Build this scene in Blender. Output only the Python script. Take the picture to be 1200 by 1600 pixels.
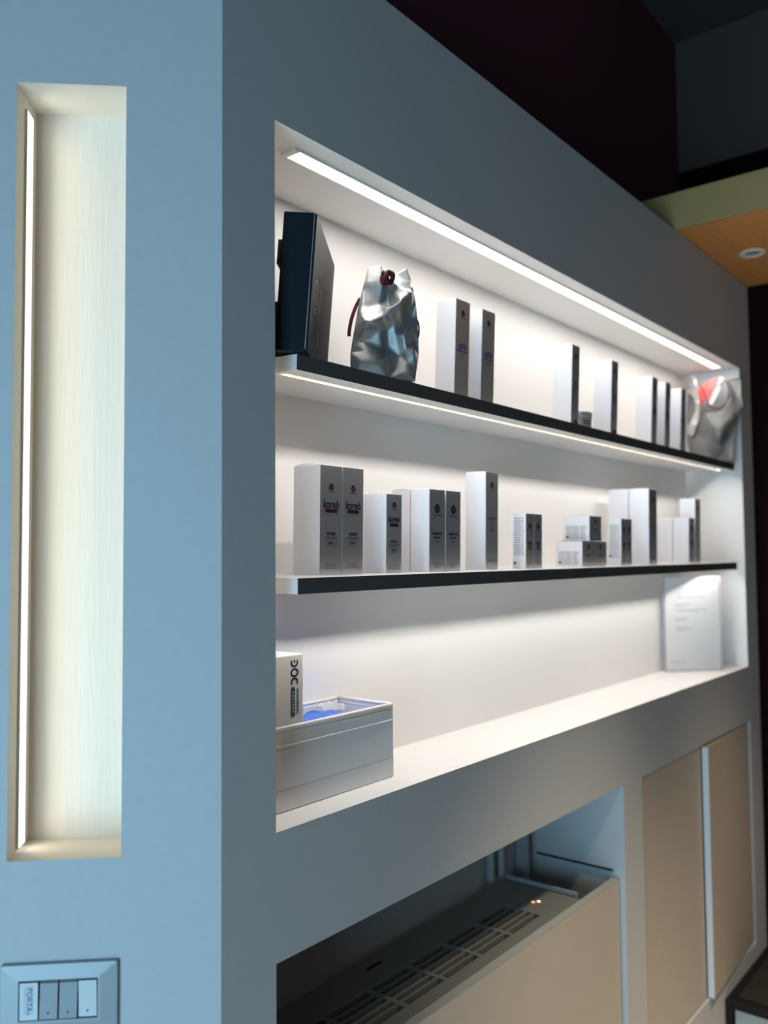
import bpy, bmesh, math, random
from mathutils import Vector, Matrix
from mathutils.geometry import delaunay_2d_cdt
random.seed(7)
for o in list(bpy.data.objects): bpy.data.objects.remove(o)
SC = bpy.context.scene
COL = SC.collection
PI = math.pi
R = math.radians

# ---------------------------------------------------------------- camera
CAM = Vector((-0.7468, -0.8719, 1.6))
yaw, pitch, roll = 0.67652378, 0.05065637, -0.00845889
fw = Vector((math.cos(yaw)*math.cos(pitch), math.sin(yaw)*math.cos(pitch), math.sin(pitch)))
rt = Vector((math.sin(yaw), -math.cos(yaw), 0.0))
up = rt.cross(fw)
r2 = rt*math.cos(roll) + up*math.sin(roll)
u2 = up*math.cos(roll) - rt*math.sin(roll)
cd = bpy.data.cameras.new('camera')
cam = bpy.data.objects.new('camera', cd)
COL.objects.link(cam)
m = Matrix.Identity(4)
for i in range(3):
    m[i][0] = r2[i]; m[i][1] = u2[i]; m[i][2] = -fw[i]; m[i][3] = CAM[i]
cam.matrix_world = m
cd.sensor_width = 36; cd.sensor_fit = 'AUTO'
cd.lens = 36*1349.2/1600
cd.clip_start = 0.02
cd.dof.use_dof = True
cd.dof.focus_distance = 1.36
cd.dof.aperture_fstop = (cd.lens/1000)/0.0102
SC.camera = cam

# ---------------------------------------------------------------- world, lights, exposure
w = bpy.data.worlds.new('world'); SC.world = w; w.use_nodes = True
w.node_tree.nodes['Background'].inputs[0].default_value = (0.55, 0.66, 0.85, 1)
w.node_tree.nodes['Background'].inputs[1].default_value = 0.05
SC.view_settings.view_transform = 'Standard'
SC.view_settings.look = 'None'
SC.view_settings.exposure = 0.0
SC.view_settings.gamma = 1.0
SC.view_settings.use_curve_mapping = False

def area(name, loc, direction, sx, sy, power, color, spread=180, xaxis=None):
    l = bpy.data.lights.new(name, 'AREA'); l.shape = 'RECTANGLE'
    l.size = sx; l.size_y = sy; l.energy = power; l.color = color
    l.spread = R(spread)
    o = bpy.data.objects.new(name, l); COL.objects.link(o)
    z = -Vector(direction).normalized()
    x = Vector(xaxis) if xaxis else (Vector((0, 0, 1)).cross(z) if abs(z.z) < .99 else Vector((1, 0, 0)))
    x = x.normalized(); y = z.cross(x).normalized(); x = y.cross(z)
    mm = Matrix.Identity(4)
    for i in range(3):
        mm[i][0] = x[i]; mm[i][1] = y[i]; mm[i][2] = z[i]; mm[i][3] = loc[i]
    o.matrix_world = mm
    return o
def spot(name, loc, target, power, color, size, blend, rad):
    l = bpy.data.lights.new(name, 'SPOT'); l.energy = power; l.color = color
    l.spot_size = R(size); l.spot_blend = blend; l.shadow_soft_size = rad
    o = bpy.data.objects.new(name, l); COL.objects.link(o)
    o.location = loc
    o.rotation_euler = (Vector(target)-Vector(loc)).to_track_quat('-Z', 'Y').to_euler()
    return o
WARM = (1.0, 0.955, 0.90)
# blue daylight from the shop window, left of and behind the camera
area('window_daylight', (-2.5, -0.78, 0.95), (1, 0.12, 0.08), 1.7, 1.9, 74, (0.43, 0.76, 1.0))
# ceiling spots of the room
spot('ceiling_spot', (0.95, -0.75, 2.50), (0.95, -0.70, 0.0), 235, (1.0, 0.82, 0.58), 66, 1.0, 0.05)
spot('ceiling_spot', (1.90, -0.75, 2.50), (1.90, -0.70, 0.0), 130, (1.0, 0.80, 0.55), 62, 1.0, 0.05)
area('warm_fill', (2.0, -1.9, 2.5), (0, .15, -1), .5, .5, 3.0, (1.0, 0.80, 0.62))  # added soft warm fill from overhead, not an actual fitting of the room
# LED lines (their diffusers are modelled further down)
NX0, NX1, NZ0, NZ1, ND = 0.097, 2.265, 1.222, 2.2235, 0.19
area('niche_led', ((0.186+2.19)/2, 0.052, NZ1-0.0045), (0, 0, -1), 2.00, 0.026, 3.9, WARM, 180, (1, 0, 0))

# ---------------------------------------------------------------- materials
def nodes(name):
    mt = bpy.data.materials.new(name); mt.use_nodes = True
    nt = mt.node_tree
    return mt, nt, nt.nodes['Principled BSDF']
def mat(name, color, rough=0.6, metal=0.0, bump=0.0, scale=40, var=0.0, spec=0.5, detail=4, stretch=None, bdist=0.002):
    mt, nt, b = nodes(name)
    b.inputs['Base Color'].default_value = (*color, 1)
    b.inputs['Roughness'].default_value = rough
    b.inputs['Metallic'].default_value = metal
    b.inputs['Specular IOR Level'].default_value = spec
    tc = nt.nodes.new('ShaderNodeTexCoord')
    mp = nt.nodes.new('ShaderNodeMapping'); nt.links.new(tc.outputs['Object'], mp.inputs[0])
    if stretch: mp.inputs['Scale'].default_value = stretch
    nz = nt.nodes.new('ShaderNodeTexNoise'); nz.inputs['Scale'].default_value = scale; nz.inputs['Detail'].default_value = detail
    nt.links.new(mp.outputs[0], nz.inputs['Vector'])
    if var > 0:
        rp = nt.nodes.new('ShaderNodeValToRGB')
        rp.color_ramp.elements[0].position = .3; rp.color_ramp.elements[1].position = .7
        rp.color_ramp.elements[0].color = (*[c*(1-var) for c in color], 1)
        rp.color_ramp.elements[1].color = (*[min(1, c*(1+var)) for c in color], 1)
        nt.links.new(nz.outputs['Fac'], rp.inputs[0]); nt.links.new(rp.outputs[0], b.inputs['Base Color'])
    if bump > 0:
        bp = nt.nodes.new('ShaderNodeBump'); bp.inputs['Strength'].default_value = bump; bp.inputs['Distance'].default_value = bdist
        nt.links.new(nz.outputs['Fac'], bp.inputs['Height']); nt.links.new(bp.outputs[0], b.inputs['Normal'])
    return mt
def emis(name, color, s):
    mt, nt, b = nodes(name)
    b.inputs['Base Color'].default_value = (.8, .8, .8, 1)
    b.inputs['Emission Color'].default_value = (*color, 1)
    b.inputs['Emission Strength'].default_value = s
    return mt
M = {}
M['wall'] = mat('grey_wall_paint', (0.50, 0.515, 0.53), .75, bump=.22, scale=70, var=.02, bdist=.001)
M['niche'] = mat('white_niche_paint', (0.87, 0.85, 0.83), .7, bump=.12, scale=60, bdist=.001)
M['slit'] = mat('brushed_white_paint', (0.73, 0.68, 0.595), .7, bump=.45, scale=30, stretch=(6, 6, .6), bdist=.0012, var=.015)
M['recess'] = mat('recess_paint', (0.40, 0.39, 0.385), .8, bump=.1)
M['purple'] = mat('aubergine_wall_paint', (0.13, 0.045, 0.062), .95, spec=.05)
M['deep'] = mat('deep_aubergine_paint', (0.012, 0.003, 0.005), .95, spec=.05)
M['ceil'] = mat('dark_ceiling_paint', (0.105, 0.085, 0.078), .9, spec=.1)
M['beam'] = mat('olive_beam_paint', (0.46, 0.30, 0.12), .8, bump=.1)
M['soffit'] = mat('orange_wood_soffit', (0.68, 0.28, 0.075), .6, var=.05, scale=8, stretch=(1, 9, 1))
M['floor'] = mat('beige_floor', (0.46, 0.40, 0.33), .45, var=.08, scale=6)
M['door'] = mat('beige_door_laminate', (0.50, 0.445, 0.385), .6, var=.02, scale=20)
M['edge'] = mat('pale_panel_edge', (0.75, 0.76, 0.76), .6)
M['shelf'] = mat('white_shelf_laminate', (0.78, 0.77, 0.755), .5)
M['shelfedge'] = mat('charcoal_edge_band', (0.060, 0.066, 0.070), .55)
M['alu'] = mat('led_profile_aluminium', (0.72, 0.70, 0.66), .4, .3)
M['channel'] = mat('grey_led_channel', (0.095, 0.09, 0.078), .8, spec=.1)
M['led'] = emis('led_diffuser', (1, .95, .85), 0.5)
M['ledslit'] = emis('led_diffuser_bright', (1, .98, .94), 1.6)
M['card'] = mat('white_carton_board', (0.77, 0.77, 0.81), .55, var=.01)
M['foil'] = mat('silver_foil_board', (0.78, 0.79, 0.81), .31, .72, bump=.05, scale=400, bdist=.0003)
M['burg'] = mat('burgundy_print', (0.045, 0.006, 0.013), .5)
M['burgl'] = mat('plum_print', (0.16, 0.01, 0.06), .5)
M['ink'] = mat('dark_print', (0.02, 0.02, 0.035), .5)
M['navy'] = mat('navy_print', (0.004, 0.007, 0.045), .5)
M['blue'] = mat('blue_print', (0.02, 0.06, 0.35), .5)
M['greyink'] = mat('grey_print', (0.30, 0.30, 0.31), .6)
M['silverink'] = mat('silver_print', (0.30, 0.30, 0.31), .4, .5)
M['pinkink'] = mat('dull_red_print', (0.22, 0.04, 0.05), .5)
M['navycard'] = mat('matte_navy_board', (0.002, 0.006, 0.012), .6, spec=.2)
M['blackcard'] = mat('brushed_black_board', (0.012, 0.0115, 0.0115), .55, 0.0, spec=.16, bump=.25, scale=160, stretch=(1, 1, .05), bdist=.0004)
M['blackflap'] = mat('black_board', (0.010, 0.011, 0.014), .6)
M['bag'] = mat('silver_woven_bag', (0.42, 0.43, 0.43), .50, .85, bump=.35, scale=260, var=.10, bdist=.0005)
M['bagdark'] = mat('dull_silver_woven_bag', (0.20, 0.20, 0.195), .55, .6, bump=.35, scale=260, var=.10, bdist=.0005)
M['baghem'] = mat('silver_bag_hem', (0.56, 0.56, 0.55), .5, .4, bump=.3, scale=260, bdist=.0005)
M['cord'] = mat('burgundy_cord', (0.10, 0.008, 0.02), .75, bump=.5, scale=500, bdist=.0005)
M['tissue'] = mat('coral_tissue', (0.85, 0.13, 0.12), .8, bump=.3, scale=60)
M['tissuew'] = mat('white_tissue', (0.85, 0.80, 0.78), .8, bump=.3, scale=60)
M['tin'] = mat('grey_metal_tin', (0.42, 0.44, 0.44), .4, .6)
M['cloth'] = mat('white_vinyl_fabric', (0.86, 0.855, 0.84), .38, bump=.35, scale=7, bdist=.006)
M['clothtrim'] = mat('white_piping', (0.82, 0.81, 0.78), .5)
M['docgrey'] = mat('grey_satin_board', (0.78, 0.78, 0.74), .45, bump=.05)
M['docwhite'] = mat('white_glossy_board', (0.80, 0.83, 0.83), .35)
M['pill'] = mat('petrol_blue_print', (0.012, 0.09, 0.17), .5)
M['white'] = mat('white_print', (0.7, 0.72, 0.74), .5)
M['bluepack'] = mat('bright_blue_plastic', (0.05, 0.17, 0.72), .3, bump=.5, scale=25, bdist=.004, var=.25)
M['fan'] = mat('grey_green_fancoil', (0.15, 0.16, 0.155), .5)
M['fanlip'] = mat('grey_top_edge', (0.30, 0.33, 0.34), .6)
M['fandark'] = mat('fancoil_dark_inside', (0.01, 0.012, 0.016), .8)
M['switchframe'] = mat('silver_blue_frame', (0.36, 0.39, 0.41), .45, .2)
M['keydark'] = mat('grey_switch_key', (0.19, 0.205, 0.22), .4, .2)
M['keylight'] = mat('white_switch_key', (0.62, 0.64, 0.65), .4)
M['keyhole'] = mat('switch_dark_gap', (0.02, 0.022, 0.03), .7)
M['tape'] = mat('label_tape', (0.46, 0.53, 0.60), .4)
M['paper'] = mat('white_paper', (0.80, 0.80, 0.79), .7)
M['black'] = mat('black_lacquer', (0.006, 0.006, 0.0065), .6, spec=.3)
M['stepgrey'] = mat('light_grey_side', (0.45, 0.46, 0.45), .6)
M['steptop'] = mat('dark_matt_top', (0.014, 0.011, 0.010), .85)
M['downl'] = mat('white_lamp_ring', (0.75, 0.75, 0.70), .5)
M['downg'] = mat('lamp_glass', (0.35, 0.34, 0.30), .3)
mt, nt, b = nodes('clear_acrylic')
b.inputs['Base Color'].default_value = (.93, .93, .97, 1)
b.inputs['Roughness'].default_value = .08
b.inputs['Alpha'].default_value = .10
M['acrylic'] = mt
mt, nt, b = nodes('clear_film')
b.inputs['Base Color'].default_value = (.92, .92, 1, 1); b.inputs['Roughness'].default_value = .25
b.inputs['Alpha'].default_value = .28
M['film'] = mt

# ---------------------------------------------------------------- mesh helpers
def quadbox(bm, x0, x1, y0, y1, z0, z1, mi=0, skip=()):
    v = [bm.verts.new(p) for p in ((x0,y0,z0),(x1,y0,z0),(x1,y1,z0),(x0,y1,z0),(x0,y0,z1),(x1,y0,z1),(x1,y1,z1),(x0,y1,z1))]
    F = {'-z':(3,2,1,0),'+z':(4,5,6,7),'-y':(0,1,5,4),'+x':(1,2,6,5),'+y':(2,3,7,6),'-x':(3,0,4,7)}
    out = []
    for k, f in F.items():
        if k in skip: continue
        fc = bm.faces.new([v[i] for i in f]); fc.material_index = mi; out.append(fc)
    return v
def cyl(bm, c, r, h, seg=32, axis='z', r1=None, mi=0):
    r1 = r if r1 is None else r1
    a = []; b_ = []
    for i in range(seg):
        t = 2*PI*i/seg
        def P(rr, hh):
            if axis == 'z': return (c[0]+rr*math.cos(t), c[1]+rr*math.sin(t), c[2]+hh)
            if axis == 'y': return (c[0]+rr*math.cos(t), c[1]-hh, c[2]+rr*math.sin(t))
        a.append(bm.verts.new(P(r, 0))); b_.append(bm.verts.new(P(r1, h)))
    for i in range(seg):
        j = (i+1) % seg
        f = bm.faces.new((a[i], a[j], b_[j], b_[i])); f.material_index = mi; f.smooth = True
    f = bm.faces.new(list(reversed(a))); f.material_index = mi
    f = bm.faces.new(b_); f.material_index = mi
def tube(bm, pts, r, seg=10):
    pts = [Vector(p) for p in pts]
    rings = []
    n = None
    for i, p in enumerate(pts):
        d = (pts[min(i+1, len(pts)-1)]-pts[max(i-1, 0)]).normalized()
        if n is None:
            n = d.orthogonal().normalized()
        n = (n - d*n.dot(d)).normalized()
        q = d.cross(n)
        rings.append([bm.verts.new(p+(n*math.cos(2*PI*k/seg)+q*math.sin(2*PI*k/seg))*r) for k in range(seg)])
    for a, b_ in zip(rings, rings[1:]):
        for k in range(seg):
            f = bm.faces.new((a[k], a[(k+1) % seg], b_[(k+1) % seg], b_[k])); f.smooth = True
    bm.faces.new(list(reversed(rings[0]))); bm.faces.new(rings[-1])
def spline(pts, n=8):
    pts = [Vector(p) for p in pts]; P = [pts[0]]+pts+[pts[-1]]; out = []
    for i in range(1, len(P)-2):
        for k in range(n):
            t = k/n
            a, b_, c, d = P[i-1], P[i], P[i+1], P[i+2]
            out.append(.5*((2*b_)+(c-a)*t+(2*a-5*b_+4*c-d)*t*t+(3*b_-a-3*c+d)*t**3))
    out.append(pts[-1]); return out
def obj(name, bm, mats, parent=None, bevel=0, seg=2, recalc=True):
    if recalc: bmesh.ops.recalc_face_normals(bm, faces=bm.faces)
    me = bpy.data.meshes.new(name); bm.to_mesh(me); bm.free()
    for m_ in (mats if isinstance(mats, (list, tuple)) else [mats]): me.materials.append(M[m_] if isinstance(m_, str) else m_)
    o = bpy.data.objects.new(name, me); COL.objects.link(o)
    if parent: o.parent = parent
    if bevel:
        md = o.modifiers.new('bevel', 'BEVEL'); md.width = bevel; md.segments = seg; md.limit_method = 'ANGLE'
    return o
def box(name, x0, x1, y0, y1, z0, z1, m_, parent=None, bevel=0):
    bm = bmesh.new(); quadbox(bm, x0, x1, y0, y1, z0, z1)
    return obj(name, bm, m_, parent, bevel)
def empty(name, label, cat, loc=(0, 0, 0), rot=(0, 0, 0), group=None):
    o = bpy.data.objects.new(name, None); COL.objects.link(o)
    o.location = loc; o.rotation_euler = rot; o.empty_display_size = .03
    tag(o, label, cat, group)
    return o
def tag(o, label, cat, group=None):
    o['label'] = label; o['category'] = cat
    if group: o['group'] = group
    return o
def struct(o):
    o['kind'] = 'structure'; return o
def add_text(bm, s, size, cx, cz, y, mi=0, ax='x', bold=0.0, shear=0.0, squash=1.0, align='CENTER', sp=1.0):
    """flat lettering in the local x-z plane facing -y; ax='down' turns it 90 degrees clockwise"""
    cu = bpy.data.curves.new('lettering', 'FONT'); cu.body = s; cu.size = size
    cu.align_x = align; cu.align_y = 'CENTER'; cu.offset = bold; cu.shear = shear; cu.resolution_u = 3
    cu.space_character = sp
    to = bpy.data.objects.new('lettering', cu); COL.objects.link(to)
    dg = bpy.context.evaluated_depsgraph_get()
    me = bpy.data.meshes.new_from_object(to.evaluated_get(dg))
    vs = [bm.verts.new((0, 0, 0)) for _ in me.vertices]
    for v, sv in zip(vs, me.vertices):
        x, z = sv.co.x*squash, sv.co.y
        if ax == 'down': x, z = z, -x
        v.co = (cx+x, y, cz+z)
    for p in me.polygons:
        try:
            f = bm.faces.new([vs[i] for i in p.vertices]); f.material_index = mi
        except ValueError: pass
    bpy.data.objects.remove(to); bpy.data.meshes.remove(me); bpy.data.curves.remove(cu)
def rect(bm, x0, x1, z0, z1, y, mi=0):
    f = bm.faces.new([bm.verts.new(p) for p in ((x0, y, z0), (x1, y, z0), (x1, y, z1), (x0, y, z1))]); f.material_index = mi
def disc(bm, cx, cz, r, y, mi=0, n=28, clip=None):
    vs = []
    for i in range(n):
        x = cx+r*math.cos(2*PI*i/n); z = cz+r*math.sin(2*PI*i/n)
        if clip: x = min(max(x, clip[0]), clip[1]); z = max(z, clip[2])
        vs.append(bm.verts.new((x, y, z)))
    f = bm.faces.new(vs); f.material_index = mi
def arc(bm, cx, cz, r, wd, a0, a1, y, mi=0, n=24, sx=1.0):
    pr = None
    for i in range(n+1):
        t = a0+(a1-a0)*i/n
        p = [bm.verts.new((cx+rr*math.cos(t)*sx, y, cz+rr*math.sin(t))) for rr in (r-wd/2, r+wd/2)]
        if pr: f = bm.faces.new((pr[0], pr[1], p[1], p[0])); f.material_index = mi
        pr = p

# ---------------------------------------------------------------- walls with openings
def grid_wall(bm, u0, u1, z0, z1, holes, P, mi=0):
    us = sorted({u0, u1, *[h[0] for h in holes], *[h[1] for h in holes]})
    zs = sorted({z0, z1, *[h[2] for h in holes], *[h[3] for h in holes]})
    for a, b_ in zip(us, us[1:]):
        for c, d in zip(zs, zs[1:]):
            mu, mz = (a+b_)/2, (c+d)/2
            if any(h[0] < mu < h[1] and h[2] < mz < h[3] for h in holes): continue
            f = bm.faces.new([bm.verts.new(P(*q)) for q in ((a, 0, c), (b_, 0, c), (b_, 0, d), (a, 0, d))]); f.material_index = mi
def lining(bm, u0, u1, z0, z1, dep, P, mi):
    for q in (((u0,0,z0),(u0,dep,z0),(u0,dep,z1),(u0,0,z1)), ((u1,0,z0),(u1,dep,z0),(u1,dep,z1),(u1,0,z1)),
              ((u0,0,z0),(u1,0,z0),(u1,dep,z0),(u0,dep,z0)), ((u0,0,z1),(u1,0,z1),(u1,dep,z1),(u0,dep,z1)),
              ((u0,dep,z0),(u1,dep,z0),(u1,dep,z1),(u0,dep,z1))):
        f = bm.faces.new([bm.verts.new(P(*p)) for p in q]); f.material_index = mi
WT = 2.532          # wall height
XE = 2.388          # right end of the wall
OX0, OX1, OZ1, OZ0 = 0.097, 1.2455, 1.0465, 0.20
DR = ((1.360, 1.807), (1.807, 2.268)); DZ0, DZ1 = 0.325, 1.043
Pf = lambda u, d, z: (u, d, z)
bm = bmesh.new()
grid_wall(bm, 0, XE, 0, WT, [(NX0, NX1, NZ0, NZ1), (OX0, OX1, OZ0, OZ1), (DR[0][0], DR[1][1], DZ0, DZ1)], Pf, 0)
lining(bm, NX0, NX1, NZ0, NZ1, ND, Pf, 1)
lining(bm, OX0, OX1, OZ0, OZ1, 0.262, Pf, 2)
lining(bm, DR[0][0], DR[1][1], DZ0, DZ1, 0.03, Pf, 0)
f = bm.faces.new([bm.verts.new(p) for p in ((0,0,WT),(XE,0,WT),(XE,.3,WT),(0,.3,WT))])
bmesh.ops.remove_doubles(bm, verts=bm.verts, dist=1e-5)
# the opening's side walls keep the pale paint of the wall, only its back is darker
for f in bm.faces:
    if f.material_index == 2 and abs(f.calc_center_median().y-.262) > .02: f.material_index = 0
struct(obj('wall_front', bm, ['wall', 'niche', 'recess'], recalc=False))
A = 0.802296
DL = Vector((-math.cos(A), math.sin(A), 0)); NL = Vector((math.sin(A), math.cos(A), 0))
Pl = lambda u, d, z: tuple(DL*u+NL*d+Vector((0, 0, z)))
SU0, SU1, SZ0, SZ1, SD = 0.1255, 0.266, 1.2205, 2.2255, 0.084
bm = bmesh.new()
grid_wall(bm, 0, 1.6, 0, WT, [(SU0, SU1, SZ0, SZ1)], Pl, 0)
lining(bm, SU0, SU1, SZ0, SZ1, SD, Pl, 1)
q = [Pl(0,0,WT), Pl(1.6,0,WT), Pl(1.6,.3,WT), (0,.3,WT)]
bm.faces.new([bm.verts.new(p) for p in q])
bmesh.ops.remove_doubles(bm, verts=bm.verts, dist=1e-5)
# hand-finished, slightly rounded paint edge
struct(obj('wall_left', bm, ['wall', 'slit'], recalc=False))
# upper storey behind, dark
bm = bmesh.new(); quadbox(bm, -1.4, 2.60, .30, .34, 2.0, 3.62)
struct(obj('wall_back', bm, 'purple'))
bm = bmesh.new(); quadbox(bm, 2.585, 2.625, -3.4, .30, 3.095, 3.62)
struct(obj('wall_upper', bm, 'ceil'))
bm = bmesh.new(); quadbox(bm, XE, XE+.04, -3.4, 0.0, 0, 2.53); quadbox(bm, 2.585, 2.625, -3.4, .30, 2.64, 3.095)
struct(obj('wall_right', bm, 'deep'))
struct(box('ceiling', -3.2, 2.65, -3.4, .34, 3.62, 3.66, 'ceil'))
struct(box('floor', -3.2, 2.65, -3.4, .34, -.04, 0, 'floor'))
# lowered ceiling: olive fascia and wooden underside
bm = bmesh.new(); quadbox(bm, 1.6925, 1.712, -3.4, .30, 2.534, 2.641); struct(obj('trim_1', bm, 'beam'))
bm = bmesh.new(); quadbox(bm, 1.712, 2.584, -3.4, .30, 2.534, 2.56); struct(obj('trim_2', bm, 'soffit'))
# recessed downlight in the lowered ceiling
t = empty('recessed_downlight', 'round white recessed downlight in the orange wooden lowered ceiling', 'light', (2.042, -.115, 2.534))
bm = bmesh.new()
for r0, r1, h0, h1 in ((.036, .024, -.004, -.002),):
    n = 40; ri = []
    for rr, hh in ((.037, 0), (.037, -.003), (.034, -.005), (.025, -.004), (.023, 0.0)):
        ri.append([bm.verts.new((rr*math.cos(2*PI*i/n), rr*math.sin(2*PI*i/n), hh)) for i in range(n)])
    for a, b_ in zip(ri, ri[1:]):
        for i in range(n): bm.faces.new((a[i], a[(i+1) % n], b_[(i+1) % n], b_[i]))
obj('trim_ring', bm, 'downl', t)
bm = bmesh.new(); cyl(bm, (0, 0, -.002), .0225, .0015); obj('lens', bm, 'downg', t)

# ---------------------------------------------------------------- cupboard doors and access panel
d1 = struct(box('door_1', DR[0][0]+.003, DR[0][1]-.003, .006, .024, DZ0+.003, DZ1-.003, 'door', None, .001))
bm = bmesh.new(); quadbox(bm, -(DR[1][1]-DR[1][0]-.008), 0, -.009, .009, 0, DZ1-DZ0-.009)
bm.faces.ensure_lookup_table()
for f in bm.faces:
    if f.calc_center_median().x < -.4: f.material_index = 1
d2 = obj('door_2', bm, ['door', 'edge'], None, .001); struct(d2)
d2.location = (DR[1][1]-.004, .014, DZ0+.003); d2.rotation_euler = (0, 0, R(2.3))
p = empty('access_panel', 'wide beige panel closing the wall below the fan coil grille', 'panel', (0, 0, 0))
bm = bmesh.new(); quadbox(bm, OX0+.002, OX1-.0065, .013, .031, OZ0+.002, .823)
obj('board', bm, 'door', p, .001)
bm = bmesh.new(); quadbox(bm, OX0+.002, OX1-.0065, .0128, .0312, .823, .8245); obj('top_edge', bm, 'fanlip', p)

# ---------------------------------------------------------------- fan coil in the recess
t = empty('fan_coil_unit', 'dark grey fan coil heater with slotted top grille in the low wall recess', 'heater', (0, 0, 0))
ZT = .820; FX0, FX1, FY0, FY1 = .103, 1.085, .034, .236
GX0, GX1, GY0, GY1 = .120, .952, .068, .156
bm = bmesh.new()
quadbox(bm, FX0, FX1, FY0, GY0, ZT-.02, ZT); quadbox(bm, FX0, FX1, GY1, FY1, ZT-.02, ZT)
quadbox(bm, FX0, GX0, GY0, GY1, ZT-.02, ZT); quadbox(bm, GX1, FX1, GY0, GY1, ZT-.02, ZT)
obj('casing', bm, 'fan', t, .0015)
bm = bmesh.new()
NB = 7; step = (GX1-GX0)/NB
for i in range(1, NB):
    x = GX0+i*step; quadbox(bm, x-.005, x+.005, GY0, GY1, ZT-.012, ZT-.001)
for k in range(1, 5):
    y = GY0+(GY1-GY0)*k/5; quadbox(bm, GX0, GX1, y-.0030, y+.0030, ZT-.012, ZT-.0015)
obj('grille', bm, 'fan', t)
bm = bmesh.new(); quadbox(bm, FX0, FX1, FY0, FY1, .45, ZT-.055); obj('body', bm, 'fandark', t)
bm = bmesh.new(); quadbox(bm, .53, .575, .200, .2085, ZT, ZT+.0008); obj('badge', bm, 'fandark', t)
for (x, y, c, s) in ((1.003, .113, (1, .25, .12), 1.1), (1.014, .105, (1, .75, .35), 1.4)):
    bm = bmesh.new(); cyl(bm, (x, y, ZT), .0042, .0015, 14)
    mt = emis('indicator_glow', c, s); obj('indicator_light', bm, mt, t)
bm = bmesh.new()
quadbox(bm, 1.092, 1.097, .05, .236, .79, .828); quadbox(bm, 1.180, 1.186, .225, .258, .80, 1.0)
quadbox(bm, 1.097, 1.186, .225, .236, .79, .80)
obj('end_bracket', bm, 'switchframe', t)
t = empty('pipe_pair', 'two pale vertical pipes rising at the back of the low wall recess', 'pipe', (0, 0, 0))
for x in (1.045, 1.092):
    bm = bmesh.new(); quadbox(bm, x-.009, x+.009, .240, .2605, .8215, OZ1); obj('pipe', bm, 'switchframe', t, .006)
box('ledge_strip', OX1-.004, OX1-.0002, .03, .235, .838, .8425, 'fandark')
tag(bpy.data.objects['ledge_strip'], 'thin dark joint strip along the right wall of the low recess', 'strip')

# ---------------------------------------------------------------- low black step
t = empty('low_platform', 'low black-edged platform with light grey side at the foot of the wall', 'platform', (1.937, 0, 0))
bm = bmesh.new(); quadbox(bm, .014, .42, -.75, -.026, 0.0, .252); obj('side_panel', bm, 'stepgrey', t)
bm = bmesh.new(); quadbox(bm, 0, .44, -.77, -.022, .252, .276); quadbox(bm, 0, .02, -.022, -.002, 0, .276); quadbox(bm, .02, .44, -.022, -.002, 0, .276)
obj('black_edging', bm, 'black', t, .002)
bm = bmesh.new(); quadbox(bm, .03, .42, -.75, -.03, .276, .279); obj('top_mat', bm, 'steptop', t)

# ---------------------------------------------------------------- LED lines
t = empty('led_strip', 'long bright LED line let into the ceiling of the display niche', 'light', (0, 0, 0))
bm = bmesh.new(); y0, y1 = .0375, .0665; x0, x1 = .176, 2.198
quadbox(bm, x0, x1, y0-.0025, y0, NZ1-.003, NZ1); quadbox(bm, x0, x1, y1, y1+.0025, NZ1-.003, NZ1)
obj('profile', bm, 'alu', t)
bm = bmesh.new(); quadbox(bm, x0+.008, x1-.006, y0, y1, NZ1-.002, NZ1-.0002); obj('diffuser', bm, 'ledslit', t)
for xa, xb in ((x0-.002, x0+.008), (x1-.006, x1+.004)):
    bm = bmesh.new(); quadbox(bm, xa, xb, y0-.003, y1+.003, NZ1-.006, NZ1-.0001); obj('end_cap', bm, 'shelf', t, .002)
t = empty('led_strip', 'vertical LED line on the left inner side of the tall narrow wall slot', 'light', (0, 0, 0))
def lbox(name, u0, u1, d0, d1, z0, z1, m_, parent=None, bevel=0):
    bm = bmesh.new(); quadbox(bm, 0, u1-u0, 0, d1-d0, 0, z1-z0)
    bm.transform(Matrix(((DL.x, NL.x, 0, 0), (DL.y, NL.y, 0, 0), (0, 0, 1, 0), (0, 0, 0, 1))) )
    bm.transform(Matrix.Translation(Vector(Pl(u0, d0, z0))))
    return obj(name, bm, m_, parent, bevel)
LD0, LD1 = .036, .062
lbox('diffuser', SU1-.0022, SU1-.0004, LD0, LD1, SZ0+.004, SZ1-.018, 'ledslit', t)
lbox('profile', SU1-.003, SU1-.0002, LD0-.002, LD0, SZ0+.004, SZ1-.018, 'alu', t)
lbox('profile', SU1-.003, SU1-.0002, LD1, LD1+.002, SZ0+.004, SZ1-.018, 'alu', t)
area('slot_led', Pl(SU1-.005, (LD0+LD1)/2, (SZ0+SZ1)/2-.007), -DL, .98, .022, .36, (1, .86, .64), 135, (0, 0, 1))

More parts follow.
